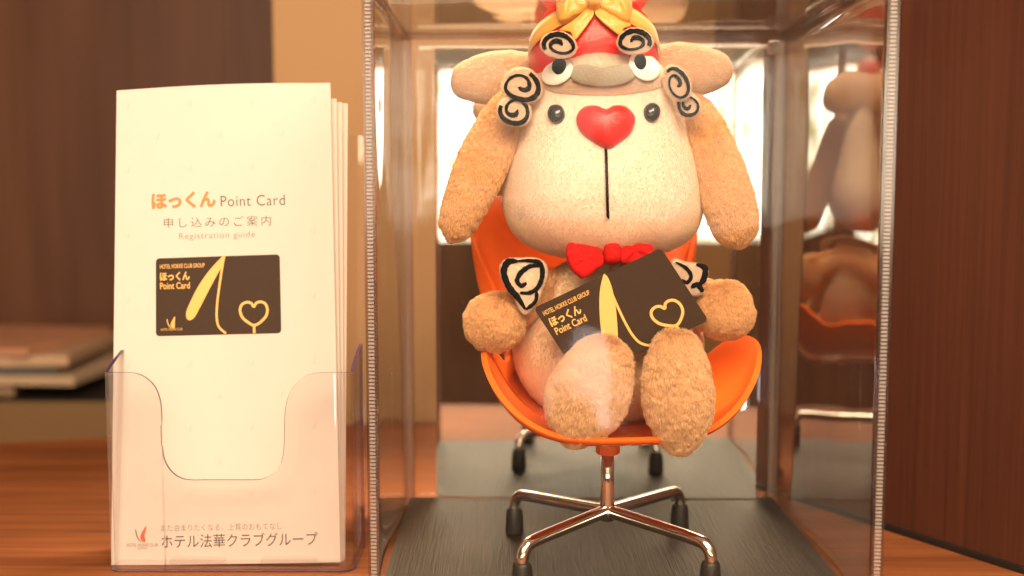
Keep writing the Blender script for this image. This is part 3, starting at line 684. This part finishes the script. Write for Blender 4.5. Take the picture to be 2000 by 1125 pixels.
# ------------------------------------------------------------------ flat print helpers
def text2d(s, bold=0.0, spacing=1.0):
    cu = bpy.data.curves.new('lettering', 'FONT'); cu.body = s; cu.size = 1; cu.offset = bold; cu.space_character = spacing; cu.resolution_u = 4
    o = bpy.data.objects.new('lettering', cu); COL.objects.link(o); dg = bpy.context.evaluated_depsgraph_get(); dg.update()
    me = o.evaluated_get(dg).to_mesh(); V = np.array([v.co[:2] for v in me.vertices]); Fs = [tuple(p.vertices) for p in me.polygons]
    o.evaluated_get(dg).to_mesh_clear(); bpy.data.objects.remove(o); bpy.data.curves.remove(cu)
    return V, Fs
def lettering(name, s, x0, y0, x1, y1, ht, surf, m, parent, bold=0.0, spacing=1.0, off=.00012):
    # s runs from (x0,y0) to (x1,y1) along its lower edge, ht tall (photo px); surf maps px to a 3-D point
    V, Fs = text2d(s, bold, spacing); lo, hi = V.min(0), V.max(0); T = (V - lo) / (hi - lo)
    dx, dy = x1 - x0, y1 - y0; L = math.hypot(dx, dy); nx, ny = dy / L, -dx / L
    vs = [surf(x0 + dx * t[0] + nx * ht * t[1], y0 + dy * t[0] + ny * ht * t[1], off) for t in T]
    return mobj(name, vs, Fs, m, parent)
def shape(name, poly, surf, m, parent, off=.0001):
    bm = bmesh.new(); vs = [bm.verts.new(surf(x, y, off)) for x, y in poly]; fc = bm.faces.new(vs); bmesh.ops.triangulate(bm, faces=[fc])
    return bmobj(name, bm, m, parent)
def stroke(name, pts, wd, surf, m, parent, off=.0001, close=False, n=8):
    q = closed(pts, n) if close else [tuple(a) for a in catmull(pts, n)]
    vs, fs = [], []; k = len(q)
    for i, a in enumerate(q):
        p, r = q[(i - 1) % k if close else max(i - 1, 0)], q[(i + 1) % k if close else min(i + 1, k - 1)]
        tx, ty = r[0] - p[0], r[1] - p[1]; L = math.hypot(tx, ty) or 1
        vs += [surf(a[0] - ty / L * wd / 2, a[1] + tx / L * wd / 2, off), surf(a[0] + ty / L * wd / 2, a[1] - tx / L * wd / 2, off)]
    for i in range(k if close else k - 1): j = (i + 1) % k; fs.append((2 * i, 2 * i + 1, 2 * j + 1, 2 * j))
    return mobj(name, vs, fs, m, parent)
# outline of the two-leaf emblem, in a unit box, y down
LEAF1 = closed([(.02, .22), (.10, .20), (.16, .36), (.24, .58), (.40, .80), (.62, .97), (.44, .92), (.22, .74), (.08, .50)], 4)
LEAF2 = closed([(.98, .0), (.90, .03), (.72, .24), (.56, .46), (.48, .66), (.56, .84), (.74, .96), (.92, .93), (.95, .82), (.86, .66), (.88, .46), (.98, .22), (1.02, .06)], 4)
def emblem(x, y, w_, h_, surf, m1, m2, parent, name='emblem', off=.00012):
    shape(name, [(x + a * w_, y + b * h_) for a, b in LEAF1], surf, m1, parent, off); shape(name, [(x + a * w_, y + b * h_) for a, b in LEAF2], surf, m2, parent, off)

# ------------------------------------------------------------------ card held by the plush
def quadmap(A, B, D):                          # px corners A(top-left) B(top-right) D(bottom-left)
    return lambda u, v: (A[0] + (B[0] - A[0]) * u + (D[0] - A[0]) * v, A[1] + (B[1] - A[1]) * u + (D[1] - A[1]) * v)
cn0 = Vector((.04, -1, .08)).normalized(); co0 = P(1210, 610, .6635)
def cardsurf(x, y, off): return onplane(x, y, co0 + cn0 * off, cn0)
A, B, Cc = (1042, 602), (1291, 484), (1384, 626); D = (A[0] + Cc[0] - B[0], A[1] + Cc[1] - B[1])
cm = quadmap(A, B, D)
def rrect(m, ru=.035, rv=.055, n=5):
    out = []
    for cu_, cv_, a0 in ((1 - ru, rv, -90), (1 - ru, 1 - rv, 0), (ru, 1 - rv, 90), (ru, rv, 180)):
        for i in range(n + 1):
            a = math.radians(a0 + 90 * i / n); out.append(m(cu_ + ru * math.cos(a), cv_ + rv * math.sin(a)))
    return out
poly = rrect(cm); n = len(poly)
V = [cardsurf(x, y, 0) for x, y in poly] + [cardsurf(x, y, 0) - cn0 * .0008 for x, y in poly]
card = mobj('point_card', V, [tuple(range(n)), tuple(range(2 * n - 1, n - 1, -1))] + [(i, (i + 1) % n, n + (i + 1) % n, n + i) for i in range(n)], M['cardbrown']); fixn(card)
tag(card, 'dark brown plastic card with gold print tilted across the plush belly', 'card')
def ML(m, name, s, u0, v0, u1, ht, surf, mt, parent, bold=0, spacing=1):
    a, b = m(u0, v0), m(u1, v0); lettering(name, s, *a, *b, ht, surf, mt, parent, bold, spacing)
def design(m, surf, parent, sc, tilt, mg):
    ML(m, 'lettering', 'HOTEL HOKKE CLUB GROUP', .035, .135, .395, 9 * sc, surf, mg, parent, .01, 1.0)
    ML(m, 'lettering', 'ほっくん', .035, .295, .275, 19 * sc, surf, mg, parent, .035, .95)
    ML(m, 'lettering', 'Point Card', .035, .40, .275, 14 * sc, surf, mg, parent, .012, 1.0)
    # plain golden ornament: long leaf, sweeping line and heart outline
    if tilt: leaf = [(.53, .015), (.545, .0), (.562, .0), (.545, .10), (.50, .22), (.43, .42), (.35, .66), (.31, .77), (.275, .805), (.248, .78), (.245, .70), (.275, .58), (.34, .38), (.43, .18)]
    else: leaf = [(.548, .0), (.562, .005), (.565, .06), (.545, .20), (.490, .42), (.40, .70), (.35, .82), (.31, .84), (.285, .78), (.30, .64), (.37, .40), (.46, .16)]
    shape('gold_leaf', [m(*p) for p in closed(leaf, 4)], surf, mg, parent)
    stroke('gold_line', [m(*p) for p in [(.545, .06), (.53, .20), (.505, .45), (.492, .62), (.488, .78), (.505, .90), (.56, .985)]], 4.6 * sc, surf, mg, parent, .00014)
    hp = [(.785, .655), (.765, .61), (.73, .595), (.69, .625), (.675, .70), (.695, .79), (.745, .86), (.785, .89), (.83, .86), (.88, .78), (.893, .69), (.875, .62), (.84, .595), (.805, .61)]
    stroke('gold_heart', [m(*p) for p in hp], 5.4 * sc, surf, mg, parent, .00014, True, 5)
    stroke('gold_stem', [m(.785, .90), m(.786, .99)], 5.4 * sc, surf, mg, parent, .00018)
design(cm, cardsurf, card, 1.05, False, M['gold'])

# ------------------------------------------------------------------ leaflets in the holder
def leaflet(BL, BR, TL, TR, yb, yt, bowd, m, label, lean=0):
    a, b, c = P(*BL, yb), P(*BR, yb), P(*TL, yt)
    nn = (b - a).cross(c - a).normalized()
    if nn.y > 0: nn = -nn
    def uvpx(x, y):
        p = onplane(x, y, a, nn) ; return p
    xa, xb = BL[0], BR[0]
    def surf(x, y, off):
        s = (x - xa) / (xb - xa); s = min(max(s, 0), 1)
        return onplane(x, y, a, nn) + nn * (off + bowd * math.sin(math.pi * s))
    V, Fs = [], []; nu, nv = 24, 10
    for back in (0, 1):
        for j in range(nv + 1):
            for i in range(nu + 1):
                s, t = i / nu, j / nv
                x = (BL[0] * (1 - s) + BR[0] * s) * (1 - t) + (TL[0] * (1 - s) + TR[0] * s) * t
                y = (BL[1] * (1 - s) + BR[1] * s) * (1 - t) + (TL[1] * (1 - s) + TR[1] * s) * t
                y -= 4 * math.sin(math.pi * s) * t
                V.append(surf(x, y, 0) - nn * (.0007 * back))
    st = nu + 1; K2 = (nv + 1) * st
    for j in range(nv):
        for i in range(nu):
            k = j * st + i; Fs.append((k, k + 1, k + st + 1, k + st)); Fs.append((K2 + k, K2 + k + st, K2 + k + st + 1, K2 + k + 1))
    edge = [j * st for j in range(nv + 1)] + [nv * st + i for i in range(1, st)] + [j * st + nu for j in range(nv - 1, -1, -1)] + [i for i in range(nu - 1, 0, -1)]
    for i in range(len(edge)): p, q = edge[i], edge[(i + 1) % len(edge)]; Fs.append((p, q, K2 + q, K2 + p))
    o = fixn(mobj('leaflet', V, Fs, m, None, False)); tag(o, label, 'leaflet', 'leaflets standing in the clear holder')
    return o, surf
YB0, YT0 = .705, .760
front, fs = leaflet((217, 1104), (665, 1098), (228, 177), (645, 162), YB0, YT0, .0010, M['paper'], 'cream leaflet with orange heading and brown card picture in front of its stack')
leaflet((222, 1102), (668, 1097), (233, 205), (657, 193), YB0 + .004, YT0 + .004, .002, M['paper2'], 'blank looking cream leaflet edge directly behind the front leaflet')
leaflet((226, 1100), (672, 1096), (240, 212), (668, 200), YB0 + .008, YT0 + .008, .002, M['paper2'], 'third leaflet in the holder, its stepped edge showing between two others')
leaflet((228, 1098), (674, 1095), (244, 214), (679, 202), YB0 + .012, YT0 + .012, .002, M['paper2'], 'rearmost leaflet in the holder, its edge showing farthest right')
lettering('heading', 'ほっくん', 297, 411, 423, 406, 34, fs, M['inkorange'], front, .045, .95)
lettering('heading', 'Point Card', 432, 404, 557, 401, 21, fs, M['inkgrey'], front, -.004, 1.08)
lettering('subheading', '申し込みのご案内', 321, 446, 530, 441, 20, fs, M['inkgrey'], front, -.006, 1.35)
lettering('subheading', 'Registration guide', 351, 471, 499, 467, 15, fs, M['inkmid'], front, -.006, 1.12)
pm = lambda u, v: (305 + (547 - 305) * u + 3 * v * u + 0 * v, 505 - 8 * u + v * (152 + 2 * u) )
def picture():
    V, Fs = [], []; us = [0, .006, .015, .03] + [.03 + .94 * i / 20 for i in range(1, 21)] + [.985, .994, 1]
    for u in us:
        e = min(u, 1 - u); c = .045 * (1 - math.sqrt(max(0, 1 - (1 - min(e / .03, 1)) ** 2)))
        V += [fs(*pm(u, c), .0001), fs(*pm(u, 1 - c), .0001)]
    for i in range(len(us) - 1): Fs.append((2 * i, 2 * i + 1, 2 * i + 3, 2 * i + 2))
    return mobj('card_picture', V, Fs, M['printbrown'], front)
pic = picture()
fs2 = lambda x, y, off: fs(x, y, off + .00012)
design(pm, fs2, pic, .93, True, M['gold'])
emblem(326, 619, 17, 23, fs2, M['gold'], M['gold'], pic)
lettering('lettering', 'HOTEL HOKKE CLUB', 315, 646, 357, 645, 4.5, fs2, M['gold'], pic)
emblem(264, 1028, 22, 32, fs, M['inkmid'], M['inkred'], front)
lettering('lettering', 'HOTEL HOKKE CLUB', 248, 1068, 309, 1067, 6.5, fs, M['inkmid'], front)
lettering('lettering', 'GROUP', 269, 1073, 288, 1072.5, 4, fs, M['inkmid'], front)
lettering('slogan', 'また泊まりたくなる、上質のおもてなし', 315, 1038, 551, 1034, 13.5, fs, M['inkmid'], front, -.008, 1.05)
lettering('company_name', 'ホテル法華クラブグループ', 316, 1071, 621, 1065, 27, fs, M['inkgrey'], front, .0, 1.0)
bmv, bmf = [], []
def faint(x, y):
    for L in (LEAF1, LEAF2):
        vs = [fs(x + a * 13 - 6, y + b * 15 - 8, .00008) for a, b in L]; k = len(bmv); bmv.extend(vs); bmf.append(tuple(range(k, k + len(vs))))
for r in range(16):
    yy = 206 + r * 63.5
    for c in range(4 if r % 2 == 0 else 3):
        xx = (248 if r % 2 == 0 else 306) + c * 121; 
        if 300 < xx < 560 and 370 < yy < 480: continue
        if 292 < xx < 560 and 490 < yy < 668: continue
        if yy > 1016 and 240 < xx < 625: continue
        if yy < 1085: faint(xx, yy - (xx - 248) * .025)
mobj('emblem_pattern', bmv, bmf, M['inkfaint'], front)['kind'] = 'stuff'

# ------------------------------------------------------------------ clear holder
holder = empty('leaflet_holder', FL(448, 1118, TZ), 'clear acrylic leaflet holder with violet edges and a U shaped front cutout', 'leaflet holder')
YH = .6925; YBK = .742
xl, xr = P(203, 900, YH).x, P(690, 900, YH).x
rc = .008
def zpx(py, y=YH): return P(450, py, y).z
rimz = zpx(728); cutz = zpx(938)
cols = []                                     # (x, y, ztop) along the wall seen from above
backz = P(697, 672, YBK).z
for i in range(9):
    t = i / 8; cols.append((xl, YBK + (YH + rc - YBK) * t, backz + (rimz - backz) * (t ** 1.4)))
for i in range(1, 8):
    a = math.pi + math.pi / 2 * i / 8; cols.append((xl + rc + rc * math.cos(a), YH + rc + rc * math.sin(a), rimz))
cut = [(232, 728), (262, 729), (284, 738), (302, 756), (312, 782), (315, 812), (316, 850), (317, 880), (322, 902), (334, 921), (350, 933), (370, 938), (400, 938), (440, 938), (480, 938), (508, 937), (528, 929), (543, 915), (551, 896), (554, 875), (555, 845), (556, 806), (562, 776), (575, 752), (594, 736), (616, 729), (650, 728)]
for a in catmull(cut, 4): p = P(a[0], a[1], YH); cols.append((p.x, YH, p.z))
for i in range(0, 8):
    a = -math.pi / 2 + math.pi / 2 * i / 8; cols.append((xr - rc + rc * math.cos(a), YH + rc + rc * math.sin(a), rimz))
for i in range(9):
    t = i / 8; cols.append((xr, YH + rc + (YBK - YH - rc) * t, rimz + (backz - rimz) * (t ** .7)))
V, Fs = [], []; nz = 6
for (x, y, z) in cols:
    for j in range(nz + 1): V.append((x, y, TZ + .0006 + (z - TZ - .0006) * j / nz))
for i in range(len(cols) - 1):
    for j in range(nz): k = i * (nz + 1) + j; Fs.append((k, k + nz + 1, k + nz + 2, k + 1))
o = mobj('wall', V, Fs, [M['acrylic'], M['acrylicrim']], holder, True)
md = o.modifiers.new('thickness', 'SOLIDIFY'); md.thickness = .0022; md.offset = -1; md.material_offset_rim = 1; md.use_even_offset = False
md = o.modifiers.new('crisp_edges', 'EDGE_SPLIT'); md.split_angle = math.radians(35)
bmobj('bottom_plate', box((xl + .003, YH + .003, TZ + .0008), (xr - .003, YBK, TZ + .004), .0008), M['acrylic'], holder)
for x in (-.218, -.160):
    bmobj('floor_rib', box((x, YH + .004, TZ + .0042), (x + .035, YBK - .004, TZ + .006), .0006), M['acrylic'], holder)
v = [Vector((xl, YBK, TZ + .001)), Vector((xr, YBK, TZ + .001)), Vector((xr - .004, YBK + .052, .27)), Vector((xl + .004, YBK + .052, .27))]
o = mobj('back_plate', v + [p + Vector((0, .0022, 0)) for p in v], [(0, 1, 2, 3), (7, 6, 5, 4), (0, 4, 5, 1), (1, 5, 6, 2), (2, 6, 7, 3), (3, 7, 4, 0)], M['acrylic'], holder)
fixn(o)
